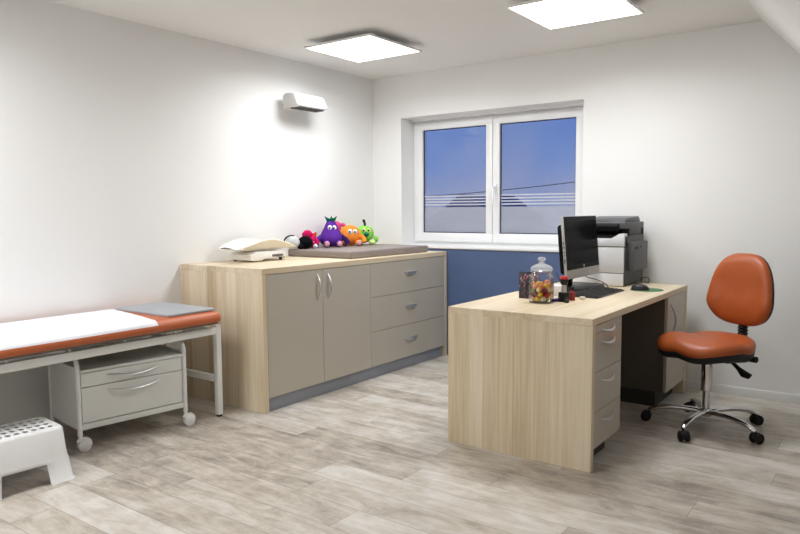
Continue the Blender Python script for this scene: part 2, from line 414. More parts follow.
b = MB(); b.box(0, .03, -.10, .10, -.03, .09, .006); b.box(.02, .08, -.05, .05, .0, .05, .006)
b.build('wall_bracket', 'lampw', t)

# ------------------------------------------------------------------ sideboard
CX, CY0, CY1, CZ = .79, 2.852, 4.955, .90
t = thing('sideboard', 'long wood-sided sideboard with taupe doors and drawers along the wall', 'sideboard')
box1(-.011, CX, CY0, CY1, CZ - .036, CZ, .0015, 1).build('worktop', 'wood_top', t)
box1(-.011, CX, CY0, CY0 + .036, 0, CZ - .036, .0015, 1).build('side_panel', 'wood_xz', t)
box1(-.011, CX, CY1 - .036, CY1, 0, CZ - .036, .0015, 1).build('side_panel', 'wood_xz', t)
box1(.02, CX - .03, CY0 + .037, CY1 - .037, .09, CZ - .037).build('carcass', 'front_dark', t)
box1(.05, CX - .022, CY0 + .037, CY1 - .037, 0, .088).build('plinth', 'kick', t)
fx0, fx1 = CX - .021, CX - .002
ys = [CY0 + .038, 3.396, 3.910, CY1 - .038]
def bow(mb, p0, p1, out, r=.0055, n=10, side=(0, 0, 0)):
    p0, p1, out = Vector(p0), Vector(p1), Vector(out); sd = Vector(side); pts = []
    for k in range(n + 1):
        u = k / n; q = math.sin(PI * u) ** .85 if 0 < u < 1 else 0
        pts.append(p0.lerp(p1, u) + out * q + sd * math.sin(PI * u))
    mb.tube(pts, [(r * (.55 + .6 * math.sin(PI * k / n)), r * (.8 + 1.0 * math.sin(PI * k / n))) for k in range(n + 1)], 8); return mb
for i, (a, c) in enumerate(zip(ys[:2], ys[1:3])):
    d = box1(fx0, fx1, a + .0015, c - .0015, .09, CZ - .039, .001, 1).build('door', 'front', t)
    yh = 3.345 if i == 0 else 3.449
    bow(MB(), (fx1 - .002, yh, .655), (fx1 - .002, yh, .828), (.032, 0, 0), .0058).build('handle', 'steel', d)
zs = [.09, .351, .609, CZ - .0375]
for z0, z1, zh in zip(zs, zs[1:], (.232, .492, .755)):
    d = box1(fx0, fx1, ys[2] + .0015, ys[3], z0 + .0015, z1 - .0015, .001, 1).build('drawer', 'front', t)
    # shell pull: shallow half dish
    b = MB(); n = 12; rg = []
    for k in range(n + 1):
        u = -1 + 2 * k / n; w = math.sqrt(max(0., 1 - u * u)) ** .8
        y = 4.418 + u * .082
        rg.append([(fx1 - .001, y, zh + .016), (fx1 + .004 + .022 * w, y, zh + .016), (fx1 + .004 + .020 * w, y, zh + .008 - .012 * w), (fx1 - .001, y, zh + .008 - .030 * w)])
    b.rings(rg); b.build('handle', 'steel', d)

# changing mat
t = tag(MB().box(.052, .705, 3.795, 4.80, CZ + .001, CZ + .056, .012, 3).build('changing_mat', 'mat'), 'flat taupe vinyl changing mat lying on the sideboard', 'changing mat')
MT = CZ + .056

# baby scale
t = thing('baby_scale', 'cream baby scale with a long curved weighing tray on the sideboard', 'scale', (.205, 3.352, CZ))
b = MB(); b.prism([(-.165, .014), (-.150, .008), (-.06, .008), (-.05, .016), (.07, .026), (.155, .026), (.162, .012), (.17, .016), (.165, .062), (.145, .070), (-.12, .070), (-.165, .05)], 0, -.11, .115, .004, 2)
b.build('base', 'scale2', t)
box1(.108, .1175, .03, .135, .030, .046, .002).build('display', 'grille', t, label='dark recessed display')
for sx in (-.085, .09):
    for sy in (-.135, .135): MB().cyl((sx, sy, 0), (sx, sy, .02), .012).build('foot', 'blackm', t)
b = MB(); rows = []
ny, nx = 22, 12
for i in range(ny + 1):
    v = -1 + 2 * i / ny; row = []
    hw = .135 * (1 - .10 * abs(v) ** 3)
    sideh = .076 * (1 - abs(v) ** 1.8) + .006
    mid = .076 + .016 * abs(v) ** 2.5
    for k in range(nx + 1):
        u = -1 + 2 * k / nx
        row.append((u * hw, v * .255, mid + sideh * abs(u) ** 3.5 * 1.0))
    for k in range(nx, -1, -1):
        u = -1 + 2 * k / nx
        row.append((u * (hw + .004), v * .257, mid + sideh * abs(u) ** 3.5 - .006))
    rows.append(row)
b.rings(rows); b.build('tray', 'scale', t, angle=60)
b = MB(); b.box(-.06, .06, -.09, .09, .069, .080, .004); b.build('tray_support', 'scale2', t)
# paper sheet lying over the end of the tray
rows = []
for i in range(9):
    v = i / 8.; y = 3.10 + .21 * v; row = []
    for k in range(9):
        u = k / 8.; x = .075 + .20 * u
        row.append((x, y, CZ + .128 + .012 * math.sin(PI * u) * (1 - v) - .034 * (1 - v) ** 2 + .012 * v - .006 * u))
    rows.append(row + [(p[0], p[1], p[2] - .0015) for p in row[::-1]])
b = MB(); b.rings(rows); tag(b.build('paper_towel', 'paper', angle=60), 'white paper towel draped over the end of the baby scale', 'paper towel')

# ------------------------------------------------------------------ plush toys on the mat
def lathe_pts(prof, n=5):
    out = []
    for (r0, z0), (r1, z1) in zip(prof, prof[1:]):
        for k in range(n): out.append((r0 + (r1 - r0) * k / n, z0 + (z1 - z0) * k / n))
    return out + [prof[-1]]
def eyes(t, pos, r, mat='eye', pup=True):
    for p in pos:
        e = MB().ell(p, (r, r, r * 1.2), u=12, v=8).build('eye', mat, t)
        if pup: MB().ell((p[0] + r * .75, p[1] - r * .25, p[2]), (r * .45, r * .45, r * .5), u=8, v=6).build('pupil', 'blackm', e)
# aubergine
t = thing('plush_toy', 'purple aubergine-shaped plush toy with green leaf crown', 'plush toy', (.135, 4.215, MT), R(-40), 'plush toys on the changing mat')
b = MB(); b.lathe([(.0, .004), (.05, .008), (.085, .03), (.096, .06), (.092, .09), (.075, .125), (.056, .16), (.044, .19), (.034, .21), (.0, .216)], seg=22); b.build('body', 'purple', t)
b = MB()
for k in range(7):
    a = 2 * PI * k / 7 + .2
    b.tube([(0, 0, .207), (.028 * math.cos(a), .028 * math.sin(a), .222), (.05 * math.cos(a), .05 * math.sin(a), .236 + .014 * (k % 2))], [.012, .014, .003], 6)
b.cyl((0, 0, .208), (0, .004, .245), .008, .007, 8); b.build('leaf_crown', 'leaf', t)
eyes(t, [(.044, .020, .155), (.048, -.016, .156)], .019)
for s in (-1, 1):
    f = MB().ell((.095, s * .052, .03), (.042, .027, .028)).build('foot', 'purple', t)
    MB().ell((.128, s * .052, .030), (.012, .021, .022)).build('sole', 'pink', f)
    MB().tube([(.03, s * .075, .09), (.03, s * .115, .06), (.04, s * .135, .025)], [.02, .022, .024], 8).build('arm', 'darkpurple' if s > 0 else 'purple', t)
# orange
t = thing('plush_toy', 'round orange plush toy with white eyes sitting beside the aubergine toy', 'plush toy', (.14, 4.445, MT), R(-38), 'plush toys on the changing mat')
MB().ell((0, 0, .088), (.092, .094, .086), fuzz=.02).build('body', 'orangefur', t)
eyes(t, [(.078, .030, .118), (.082, -.014, .120)], .019)
for s in (-1, 1):
    f = MB().ell((.085, s * .055, .026), (.04, .028, .026)).build('foot', 'orangefur', t)
    MB().ell((.116, s * .055, .027), (.012, .021, .020)).build('sole', 'pink', f)
    MB().tube([(.02, s * .085, .085), (.045, s * .112, .06), (.06, s * .112, .03)], [.018, .02, .022], 8).build('arm', 'orangefur', t)
# pink toy behind
t = thing('plush_toy', 'pink plush toy with a yellow tip peeking out behind the orange toy', 'plush toy', (.026, 4.408, MT), R(-30), 'plush toys on the changing mat')
b = MB(); b.lathe([(0, .003), (.022, .006), (.027, .05), (.026, .10), (.040, .15), (.040, .18), (.016, .205), (0, .208)], seg=18); b.build('body', 'pinkfur', t)
b = MB(); b.tube([(0, -.005, .200), (-.004, -.020, .222), (-.004, -.032, .240)], [.010, .012, .003], 8); b.build('tip', 'yellowfur', t)
b = MB(); b.tube([(0, .02, .175), (.01, .06, .175), (.015, .085, .16)], [.016, .015, .006], 8); b.build('ear', 'pinkfur', t)
# green apple
t = thing('plush_toy', 'green apple-shaped plush toy with a dark upright stem', 'plush toy', (.14, 4.645, MT), R(-42), 'plush toys on the changing mat')
b = MB(); b.lathe([(0, .020), (.03, .022), (.060, .040), (.080, .075), (.082, .105), (.068, .138), (.045, .158), (.022, .164), (.008, .160), (0, .158)], seg=22); b.build('body', 'greenfur', t)
b = MB(); b.tube([(0, 0, .148), (0, .003, .18), (0, -.006, .21), (.002, -.014, .212)], [.010, .010, .012, .010], 8); b.build('stem', 'stem', t)
eyes(t, [(.066, .026, .124), (.070, -.016, .126)], .018, 'limefur')
MB().ell((.086, .004, .092), (.02, .022, .018)).build('nose', 'leaf', t)
for s in (-1, 1):
    MB().ell((.082, s * .052, .024), (.042, .030, .024)).build('foot', 'limefur', t)
    MB().ell((.03, s * .095, .05), (.022, .02, .03)).build('arm', 'greenfur', t)
# magenta
t = thing('plush_toy', 'magenta spotted plush toy slumped against the black fuzzy toy', 'plush toy', (.10, 4.01, MT), R(-45), 'plush toys on the changing mat')
MB().ell((0, 0, .052), (.05, .052, .05), fuzz=.04).build('body', 'magenta', t)
MB().ell((.01, -.026, .104), (.042, .042, .040), fuzz=.05).build('head', 'magenta', t)
for s in (-1, 1):
    MB().tube([(.02, s * .035, .075), (.04, s * .050, .055), (.055, s * .050, .030)], [.013, .014, .015], 8).build('arm', 'magenta', t)
b = MB()
for (x, y, z) in ((.047, -.02, .055), (.044, .022, .045), (.046, .0, .03), (.03, .036, .065), (.040, -.03, .085)): b.ell((x, y, z), (.007, .007, .007), u=8, v=6)
b.build('spots', 'pink', t)
MB().ell((.06, .035, .017), (.022, .018, .017)).build('paw', 'eye', t, label='white paw')
# lilac
t = thing('plush_toy', 'small lilac plush toy with a red fin, half hidden beside the aubergine toy', 'plush toy', (.055, 4.095, MT), R(-40), 'plush toys on the changing mat')
MB().ell((0, 0, .045), (.038, .040, .045), fuzz=.04).build('body', 'lilac', t)
b = MB(); b.tube([(0, 0, .08), (0, .004, .105), (0, .02, .122)], [.022, .018, .004], 8); b.build('fin', 'redfur', t)
MB().ell((.04, .018, .018), (.026, .018, .018)).build('foot', 'lilac', t)
# black fuzzy
t = thing('plush_toy', 'black fuzzy round plush toy between the grey toy and the magenta toy', 'plush toy', (.16, 3.885, MT), R(-45), 'plush toys on the changing mat')
MB().ell((0, 0, .050), (.055, .058, .050), u=28, v=18, fuzz=.10, seed=5).build('body', 'blackfur', t)
MB().ell((.03, -.035, .022), (.04, .032, .022), u=20, v=12, fuzz=.1, seed=6).build('paw', 'blackfur', t)
# grey ball with black rim
t = thing('plush_toy', 'light grey round toy with a black piped rim at the end of the row', 'plush toy', (.118, 3.788, MT), R(-45), 'plush toys on the changing mat')
MB().ell((0, 0, .052), (.050, .056, .052), fuzz=.01).build('body', 'greyfur', t)
b = MB(); b.tube([(.0, -.006 + .060 * math.cos(a), .052 + .054 * math.sin(a)) for a in [R(70 + 8 * k) for k in range(17)]], .0055, 8); b.build('rim', 'blackfur', t)

# ------------------------------------------------------------------ examination couch
t = thing('examination_couch', 'orange vinyl examination couch on a white steel frame along the wall', 'couch', (0, 0, 0))
X0, X1, Y0, Y1 = .07, .60, .80, 2.688
b = MB()
for xa in (X0, X1 - .03): b.box(xa, xa + .03, Y0 + .034, Y1 - .038, .513, .557, .003)
for ya in (Y0 + .03, Y1 - .072, 1.75): b.box(X0 + .03, X1 - .03, ya + .005, ya + .035, .513, .553, .003)
for ya in (Y0 + .25, 1.45, 1.75, 2.05, Y1 - .32):
    for xa in (X0 + .015, X1 - .015): b.cyl((xa, ya, .555), (xa, ya, .592), .008, seg=10)
b.build('frame', 'white_metal', t)
for xa in (X0 - .005, X1 - .034):
    for ya in (Y0, Y1 - .040):
        l = box1(xa, xa + .036, ya, ya + .036, .012, .565, .004, 2).build('leg', 'white_metal', t)
        MB().cyl((xa + .018, ya + .018, 0), (xa + .018, ya + .018, .02), .0165).build('foot_cap', 'rubber', l)
for ya in (Y0, Y1 - .040): box1(X0 + .031, X1 - .034, ya + .004, ya + .032, .213, .253, .003).build('stretcher', 'white_metal', t)
# cushion with soft rounded edges, top slightly domed
def cushion(x0, x1, y0, y1, z0, z1):
    prof = [(-.030, z0), (-.008, z0 + .004), (0, z0 + .018), (0, z0 + .034), (-.010, z1 - .016), (-.030, z1 - .004), (-.06, z1)]
    rg = [[(x, y, z0) for x, y in [((x0 + x1) / 2, (y0 + y1) / 2)] * 24]]
    for off, z in prof:
        w, h = (x1 - x0) / 2 + off, (y1 - y0) / 2 + off
        rg.append([((x0 + x1) / 2 + px, (y0 + y1) / 2 + py, z) for px, py in rrect(w, h, max(.012, .05 + off))])
    rg.append([((x0 + x1) / 2, (y0 + y1) / 2, z1 + .001)] * 24)
    m = MB(); m.rings(rg[0:1] + rg[1:], False, False); return m
box1(.05, .64, .76, 2.63, .582, .593).build('base_board', 'board', t)
cushion(.015, .660, .74, 2.665, .590, .660).build('upholstery', 'couch', t, angle=50)
# paper roll sheet
def top_z(x):
    d = .660 - x
    pts = [(0, .624), (.010, .644), (.030, .656), (.06, .660), (1, .661)]
    for (a, za), (c, zc) in zip(pts, pts[1:]):
        if a <= d <= c: return za + (zc - za) * (d - a) / (c - a)
    return .624
rows = []
xs = [.045 + (.59 - .045) * k / 16 for k in range(17)] + [.60, .615, .63, .638, .645, .650, .6535, .657]
ny = 60
for i in range(ny + 1):
    row = []
    for x in xs:
        q = (x - .06) / .60
        yend = 2.305 - .11 * max(0, q) ** 1.3 + .02 * max(0, q - .9) * 10
        y = .90 + (yend - .90) * i / ny
        row.append((x, y, top_z(x) + .002 + .0006 * math.sin(x * 41 + y * 9)))
    rows.append(row + [(p[0] + .0, p[1], p[2] - .0012) for p in row[::-1]])
b = MB(); b.rings(rows); tag(b.build('paper_sheet', 'paper', angle=60), 'white paper sheet spread along the orange couch top', 'paper sheet')
b = MB(); rg = []
for z, o in ((.662, 0), (.672, 0), (.674, -.003)):
    rg.append([(.343 + px, 2.475 + py, z) for px, py in rrect(.272 + o, .168 + o, .03)])
b.rings(rg); tag(b.build('head_pad', 'greypad'), 'flat grey pad lying across the end of the orange couch', 'pad')

# ------------------------------------------------------------------ rolling cart under the couch
t = thing('rolling_cart', 'low white two-drawer cart on casters under the orange couch', 'cart', (.340, 2.160, 0), R(-8))
hx, hy = .20, .30
for s in (-1, 1):
    y = s * hy
    b = MB(); pts = [(hx - .005, y, .085), (hx - .005, y, .445)]
    for k in range(1, 7):
        a = R(15 * k); pts.append((hx - .005 - .05 * (1 - math.cos(a)) , y, .445 + .05 * math.sin(a)))
    pts += [(-hx + .055, y, .495)]
    for k in range(1, 7):
        a = R(15 * k); pts.append((-hx + .055 - .05 * math.sin(a), y, .445 + .05 * math.cos(a)))
    pts += [(-hx + .005, y, .085)]
    b.tube(pts, .0125, 12); b.build('side_frame', 'white_metal', t)
    box1(-hx + .012, hx - .012, y - .006 if s < 0 else y - .006, y + .006, .112, .445, .002).build('side_panel', 'cart', t)
box1(-hx + .01, hx, -hy + .012, hy - .012, .415, .430, .002).build('shelf', 'cart', t)
box1(-hx + .01, hx - .025, -hy + .012, hy - .012, .125, .413).build('body', 'cart', t)
box1(-hx + .01, hx, -hy + .012, hy - .012, .112, .142, .002).build('bottom_rail', 'cart', t)
for z0, z1, zh in ((.338, .411, .386), (.148, .334, .305)):
    d = box1(hx - .023, hx - .003, -hy + .016, hy - .016, z0, z1, .001, 1).build('drawer', 'cart', t)
    bow(MB(), (hx - .004, -.15, zh), (hx - .004, .15, zh), (.030, 0, 0), .0048, 14, (0, 0, -.014)).build('handle', 'steel', d)
for sx in (-1, 1):
    for sy in (-1, 1):
        cx, cy = sx * (hx - .005), sy * hy
        c = MB(); c.cyl((0, 0, .05), (0, 0, .092), .010, seg=12)
        c.prism([(-.058, .030), (-.054, .056), (-.036, .072), (-.008, .076), (.014, .068), (.020, .052), (-.01, .050), (-.03, .028)], 1, -.008, .008, .002, 1)
        c = c.build('caster', 'white_metal', t); c.location = (cx, cy, 0); c.rotation_euler = (0, 0, R(-100 if sx > 0 else 35))
        for s in (-1, 1):
            w = MB(); yy = s * .016
            w.tube([(-.018, yy - .009, .0312), (-.018, yy - .006, .0312), (-.018, yy + .006, .0312), (-.018, yy + .009, .0312)], [.025, .031, .031, .025], 22)
            w.build('wheel', 'white_pl', c)

# ------------------------------------------------------------------ step stool
def step_stool():
    t = thing('step_stool', 'white plastic step stool with rows of oval holes in the top', 'step stool', (.628, 1.432, 0), R(-5))
    bm = bmesh.new()
    HW, HL, ZT = .125, .192, .25     # half sizes of the flat top
    nx, ny = 4, 9
    # perforated flat top
    ex, ey = .105, .165
    dx, dy = 2 * ex / nx, 2 * ey / ny
    for i in range(nx):
        for j in range(ny):
            cx, cy = -ex + dx * (i + .5), -ey + dy * (j + .5)
            o, n = [], []
            for k in range(16):
                a = 2 * PI * k / 16 + PI / 4
                c, s = math.cos(a), math.sin(a); m = max(abs(c), abs(s))
                o.append(bm.verts.new((cx + c / m * dx / 2, cy + s / m * dy / 2, ZT)))
                n.append(bm.verts.new((cx + c * dx * .33, cy + s * dy * .34, ZT)))
            for k in range(16): bm.faces.new((o[k], o[(k + 1) % 16], n[(k + 1) % 16], n[k]))
    bmesh.ops.remove_doubles(bm, verts=bm.verts, dist=1e-5)
    # rounded-rectangle rings, one common parametrisation
    cutL, cutW = .105, .075
    def ring(w, l, r, z, kL, kW):
        p = []
        def side(a, c, n):
            for k in range(n): p.append((a[0] + (c[0] - a[0]) * k / n, a[1] + (c[1] - a[1]) * k / n, z))
        def arc(cx, cy, a0):
            for k in range(6): a = R(a0 + 90 * k / 6); p.append((cx + r * math.cos(a), cy + r * math.sin(a), z))
        # +x side bottom->top with cut marks at +-kL
        side((w, -l + r), (w, -kL), 2); side((w, -kL), (w, kL), 8); side((w, kL), (w, l - r), 2); arc(w - r, l - r, 0)
        side((w - r, l), (kW, l), 2); side((kW, l), (-kW, l), 8); side((-kW, l), (-w + r, l), 2); arc(-w + r, l - r, 90)
        side((-w, l - r), (-w, kL), 2); side((-w, kL), (-w, -kL), 8); side((-w, -kL), (-w, -l + r), 2); arc(-w + r, -l + r, 180)
        side((-w + r, -l), (-kW, -l), 2); side((-kW, -l), (kW, -l), 8); side((kW, -l), (w - r, -l), 2); arc(w - r, -l + r, 270)
        return p
    lv = [(ex, ey, .001, ZT, .09, .05), (HW - .008, HL - .008, .030, ZT, .092, .055), (HW - .001, HL - .001, .036, ZT - .004, .094, .056), (HW + .004, HL + .004, .038, ZT - .014, .090, .058),
          (.146, .200, .038, .135, .091, .070), (.151, .204, .038, .110, .092, .074), (.155, .207, .038, .096, .096, .082), (.168, .216, .036, .012, .104, .094), (.176, .224, .036, .004, .105, .095), (.178, .226, .036, .0, .105, .095)]
    rs = [[bm.verts.new(p) for p in ring(*q)] for q in lv]
    n = len(rs[0]); cut = set()
    for s in range(4): cut |= set(range(s * 18 + 2, s * 18 + 10))
    for li, (a, c) in enumerate(zip(rs, rs[1:])):
        for i in range(n):
            if li >= 6 and i in cut: continue
            bm.faces.new((a[i], a[(i + 1) % n], c[(i + 1) % n], c[i]))
    bmesh.ops.remove_doubles(bm, verts=bm.verts, dist=1e-5)
    bmesh.ops.recalc_face_normals(bm, faces=bm.faces)
    m = MB(); m.bm.free(); m.bm = bm
    o = m.build('body', 'white_pl', t, angle=50)
    sd = o.modifiers.new('shell', 'SOLIDIFY'); sd.thickness = .0045; sd.offset = -1
    return t
step_stool()

# ------------------------------------------------------------------ desk
DX0, DX1, DY0, DY1, DZ = 1.978, 2.774, 3.083, 4.835, .7375
t = thing('desk', 'pale wood office desk with a drawer pedestal and a cupboard under the top', 'desk')
box1(DX0, DX1, DY0, DY1, DZ - .034, DZ, .0015, 1).build('desktop', 'wood_top', t)
box1(DX0, DX1, DY0, DY0 + .036, 0, DZ - .034, .0015, 1).build('end_panel', 'wood_xz', t)
box1(DX0, DX1, DY1 - .036, DY1, 0, DZ - .034, .0015, 1).build('end_panel', 'wood_xz', t)
box1(DX0 + .004, DX0 + .024, DY0 + .037, DY1 - .037, .02, DZ - .035).build('back_panel', 'front_dark', t)
pd = box1(DX0 + .03, DX1 - .024, DY0 + .037, 3.503, .098, DZ - .036).build('pedestal', 'front_dark', t)
box1(DX0 + .06, DX1 - .07, DY0 + .04, 3.47, 0, .097).build('plinth', 'toe', t)
zz = [.100, .278, .471, .660, DZ - .036]
for z0, z1 in zip(zz, zz[1:]):
    d = box1(DX1 - .0225, DX1 - .003, DY0 + .038, 3.503, z0 + .0015, z1 - .0015, .001, 1).build('drawer', 'front', t)
    zh = z1 - .030 if z1 - z0 < .1 else z1 - .050
    bow(MB(), (DX1 - .004, 3.215, zh), (DX1 - .004, 3.395, zh), (.020, 0, 0), .0044, 12, (0, 0, -.014)).build('handle', 'steel', d)
box1(DX0 + .03, DX1 - .024, 4.374, DY1 - .037, .098, DZ - .036).build('cupboard', 'front_dark', t)
box1(DX0 + .06, DX1 - .07, 4.385, DY1 - .037, 0, .097).build('plinth', 'toe', t)
d = box1(DX1 - .0225, DX1 - .003, 4.374, DY1 - .038, .100, DZ - .0375, .001, 1).build('cupboard_door', 'front', t)
bow(MB(), (DX1 - .004, 4.430, .44), (DX1 - .004, 4.430, .655), (.030, 0, 0), .0055, 12, (0, .025, 0)).build('handle', 'steel', d)

# candy jar
JX, JY = 2.322, 3.505
t = thing('candy_jar', 'clear glass jar with a knobbed lid, part filled with candies, on the desk', 'jar', (JX, JY, DZ))
ro, ri = .069, .0645
b = MB(); b.lathe([(0, 0), (ro - .006, 0), (ro, .006), (ro, .135), (ro - .004, .150), (ro - .012, .160), (ro - .012, .166), (ro - .006, .170), (ro - .010, .173), (ro - .017, .170), (ro - .017, .158), (ri - .003, .148), (ri, .134), (ri, .010), (ri - .006, .006), (0, .006)], seg=36)
b.build('glass_body', 'glass', t)
b = MB(); b.lathe([(0, .176), (.050, .176), (.060, .178), (.060, .190), (.052, .200), (.036, .208), (.020, .214), (.013, .222), (.013, .228), (.020, .234), (.022, .242), (.016, .250), (0, .252)], seg=32)
b.build('lid', 'lidglass', t)
cr = .0150; cols = ['yellow', 'green', 'cream', 'yellow', 'maroon', 'yellow', 'red', 'peach']
meshes = {}; placed = []; rj = ri - cr - .0012
for k in range(54):
    best = None
    for _ in range(260):
        a, q = random.random() * 2 * PI, rj * math.sqrt(random.random()); x, y = q * math.cos(a), q * math.sin(a)
        z = .0068 + cr
        for (X_, Y_, Z_) in placed:
            dd = (x - X_) ** 2 + (y - Y_) ** 2
            if dd < 4.04 * cr * cr: z = max(z, Z_ + math.sqrt(4.04 * cr * cr - dd))
        if best is None or z < best[2]: best = (x, y, z)
    if best[2] > .112: break
    placed.append(best)
    c = random.choice(cols if best[2] < .07 else ['red', 'peach', 'cream', 'peach', 'yellow', 'red'])
    if c not in meshes:
        b = MB(); b.ell((0, 0, 0), (cr, cr, cr * .96), u=14, v=10); o = b.build('candy', 'candy_' + c); meshes[c] = o
    else:
        o = meshes[c].copy(); COL.objects.link(o)
    o.location = (JX + best[0], JY + best[1], DZ + best[2]); o.rotation_euler = (k, 2 * k, 0)
    tag(o, '%s round candy heaped inside the glass jar on the desk' % dict(yellow='yellow', cream='cream white', green='lime green', red='bright red', peach='peach orange', maroon='dark maroon')[c], 'candy', '%s candies in the glass jar' % c)

# printed sleeve box behind the jar
t = thing('printed_box', 'small dark upright box with a red and white print behind the candy jar', 'box', (2.185, 3.625, DZ), R(12))
MB().box(-.052, .052, -.014, .014, 0, .150, .003).build('carton', 'print', t)
MB().box(-.050, .050, -.0125, .0125, .148, .1535, .002).build('lid_flap', 'blackm', t)
# stamp
t = thing('hand_stamp', 'hand stamp with a red and black ball knob on a metal shank', 'stamp', (2.414, 3.60, DZ), R(20))
MB().box(-.030, .030, -.022, .022, 0, .052, .004).build('stamp_body', 'blackm', t)
MB().cyl((0, 0, .052), (0, 0, .096), .016, .013).build('shank', 'steel', t)
b = MB(); b.lathe([(0, .094), (.014, .094), (.022, .106), (.024, .120), (.023, .127)], seg=20); b.build('knob', 'blackm', t)
b = MB(); b.lathe([(.0232, .1265), (.022, .134), (.016, .142), (0, .145)], seg=20); b.build('knob_cap', 'redpl', t)
tag(MB().box(2.352, 2.388, 3.555, 3.615, DZ, DZ + .016, .003).build('ink_pad', 'inkpurple'), 'flat purple ink pad beside the hand stamp', 'ink pad')
def bottle(x, y, h, r, mat, label, capmat='blackm'):
    t = thing('small_bottle', label, 'bottle', (x, y, DZ), 0, 'small bottles by the hand stamp')
    b = MB(); b.lathe([(0, 0), (r, 0), (r, h * .62), (r * .55, h * .72), (r * .55, h * .76), (0, h * .76)], seg=18); b.build('body', mat, t)
    b = MB(); b.lathe([(0, h * .76), (r * .7, h * .76), (r * .62, h), (0, h)], seg=14); b.build('cap', capmat, t)
bottle(2.432, 3.672, .075, .017, 'redlabel', 'small bottle with a dark red body beside the hand stamp')
bottle(2.385, 3.690, .104, .019, 'blackm', 'taller black small bottle behind the hand stamp')
bottle(2.449, 3.555, .030, .012, 'black', 'tiny black bottle in front of the hand stamp')
tag(MB().box(2.22, 2.30, 3.80, 3.87, DZ, DZ + .062, .003).build('note_block', 'paper'), 'white paper note block behind the hand stamp', 'note block')
tag(MB().box(2.455, 2.485, 3.715, 3.745, DZ, DZ + .018, .005).build('eraser', 'scale'), 'small cream eraser beside the dark red bottle', 'eraser')

# keyboard
t = thing('keyboard', 'flat black computer keyboard in front of the monitor', 'keyboard', (2.450, 4.045, DZ), R(0))
b = MB(); b.prism([(-.085, 0), (.080, 0), (.083, .008), (-.083, .020)], 1, -.232, .232, .003, 2); b.build('case', 'black', t)
b = MB()
for r_ in range(6):
    x = -.070 + r_ * .0262; z = .0195 - (r_ * .0262 + .015) * .072
    y = -.222
    while y < .215:
        w = .018 if (r_ * 7 + int(y * 100)) % 5 else .026
        if r_ == 5 and -.10 < y < -.02: w = .10
        w = min(w, .222 - y); b.box(x - .010, x + .010, y, y + w - .003, z - .004, z + .005, .0015, 1); y += w + .0012
b.build('keys', 'blackm', t)
# mouse pad and mouse
b = MB(); b.lathe([(0, 0), (.100, 0), (.101, .0015), (.100, .003), (0, .003)], seg=40)
o = tag(b.build('mouse_pad', 'padgreen'), 'thin round green mouse pad near the back of the desk', 'mouse pad'); o.location = (2.632, 4.400, DZ)
t = thing('computer_mouse', 'black computer mouse on the green mouse pad', 'mouse', (2.606, 4.352, DZ + .003), R(15))
b = MB(); rg = []
for k in range(9):
    a = k / 8.; r_ = math.cos(a * PI / 2) ** .6; rg.append([(.056 * r_ * math.cos(q), .032 * r_ * math.sin(q), .036 * math.sin(a * PI / 2) ** 1.0 * (1 - .12 * math.cos(q) * r_)) for q in [2 * PI * i / 20 for i in range(20)]])
b.rings(rg); b.build('shell', 'black', t)
MB().tube([(-.034, 0, .0305), (-.026, 0, .036), (-.018, 0, .0375)], .004, 8).build('scroll_wheel', 'prn_dark', t)

# all-in-one monitor
t = thing('monitor', 'black-screened monitor with silver lower bezel facing the office chair', 'monitor', (2.255, 4.182, DZ), 0)
TM = Matrix.Translation((.052, 0, .0875)) @ Matrix.Rotation(R(-5), 4, 'Y')
mh = .385
b = MB(); b.box(-.020, 0, -.27, .27, 0, mh, .004, 2, TM); b.build('frame', 'silver', t)
b = MB(); b.box(-.060, -.019, -.245, .245, .03, mh - .05, .018, 3, TM); b.box(-.075, -.05, -.10, .10, .06, .25, .01, 2, TM); b.build('rear_housing', 'bezel', t)
b = MB(); b.box(-.002, .0025, -.268, .268, .056, mh - .002, .001, 1, TM); sc = b.build('screen_bezel', 'bezel', t)
b = MB(); b.box(.002, .0032, -.246, .246, .083, mh - .026, 0, 1, TM); b.build('screen', 'screen', sc)
b = MB()
bb = MB(); bb.lathe([(0, 0), (.0095, 0), (.0095, .001), (0, .001)], seg=24, mat=TM @ Matrix.Translation((.0025, 0, .070)) @ Matrix.Rotation(R(90), 4, 'Y')); bb.build('logo_disc', 'silver', sc)
# letters 'hp' on the disc, built from thin bars
lt = MB()
def bar(y0, y1, z0, z1, m=None): lt.box(.0036, .0040, y0, y1, .070 + z0, .070 + z1, 0, 1, TM)
bar(-.0045, -.0033, -.003, .0065); bar(-.0033, -.0006, .0012, .0024); bar(-.0012, 0, -.003, .0020)
bar(.0012, .0024, -.0065, .0024); bar(.0024, .0048, .0012, .0024); bar(.0024, .0048, -.003, -.0018); bar(.0040, .0050, -.003, .0024)
lt.build('logo_letters', 'bezel', sc)
b = MB()
for z0, z1 in ((.215, .228), (.19, .203), (.165, .171), (.145, .150), (.10, .128)): b.box(-.0125, -.0065, -.2712, -.2696, z0, z1, 0, 1, TM)
b.build('side_ports', 'blackm', t)
b = MB(); b.box(-.12, .10, -.17, .23, 0, .026, .005); b.build('stand_foot', 'black', t)
b = MB(); b.prism([(-.08, .010), (-.05, .010), (-.022, .20), (-.045, .20)], 1, -.05, .05, .004, 2); b.build('stand_neck', 'bezel', t)

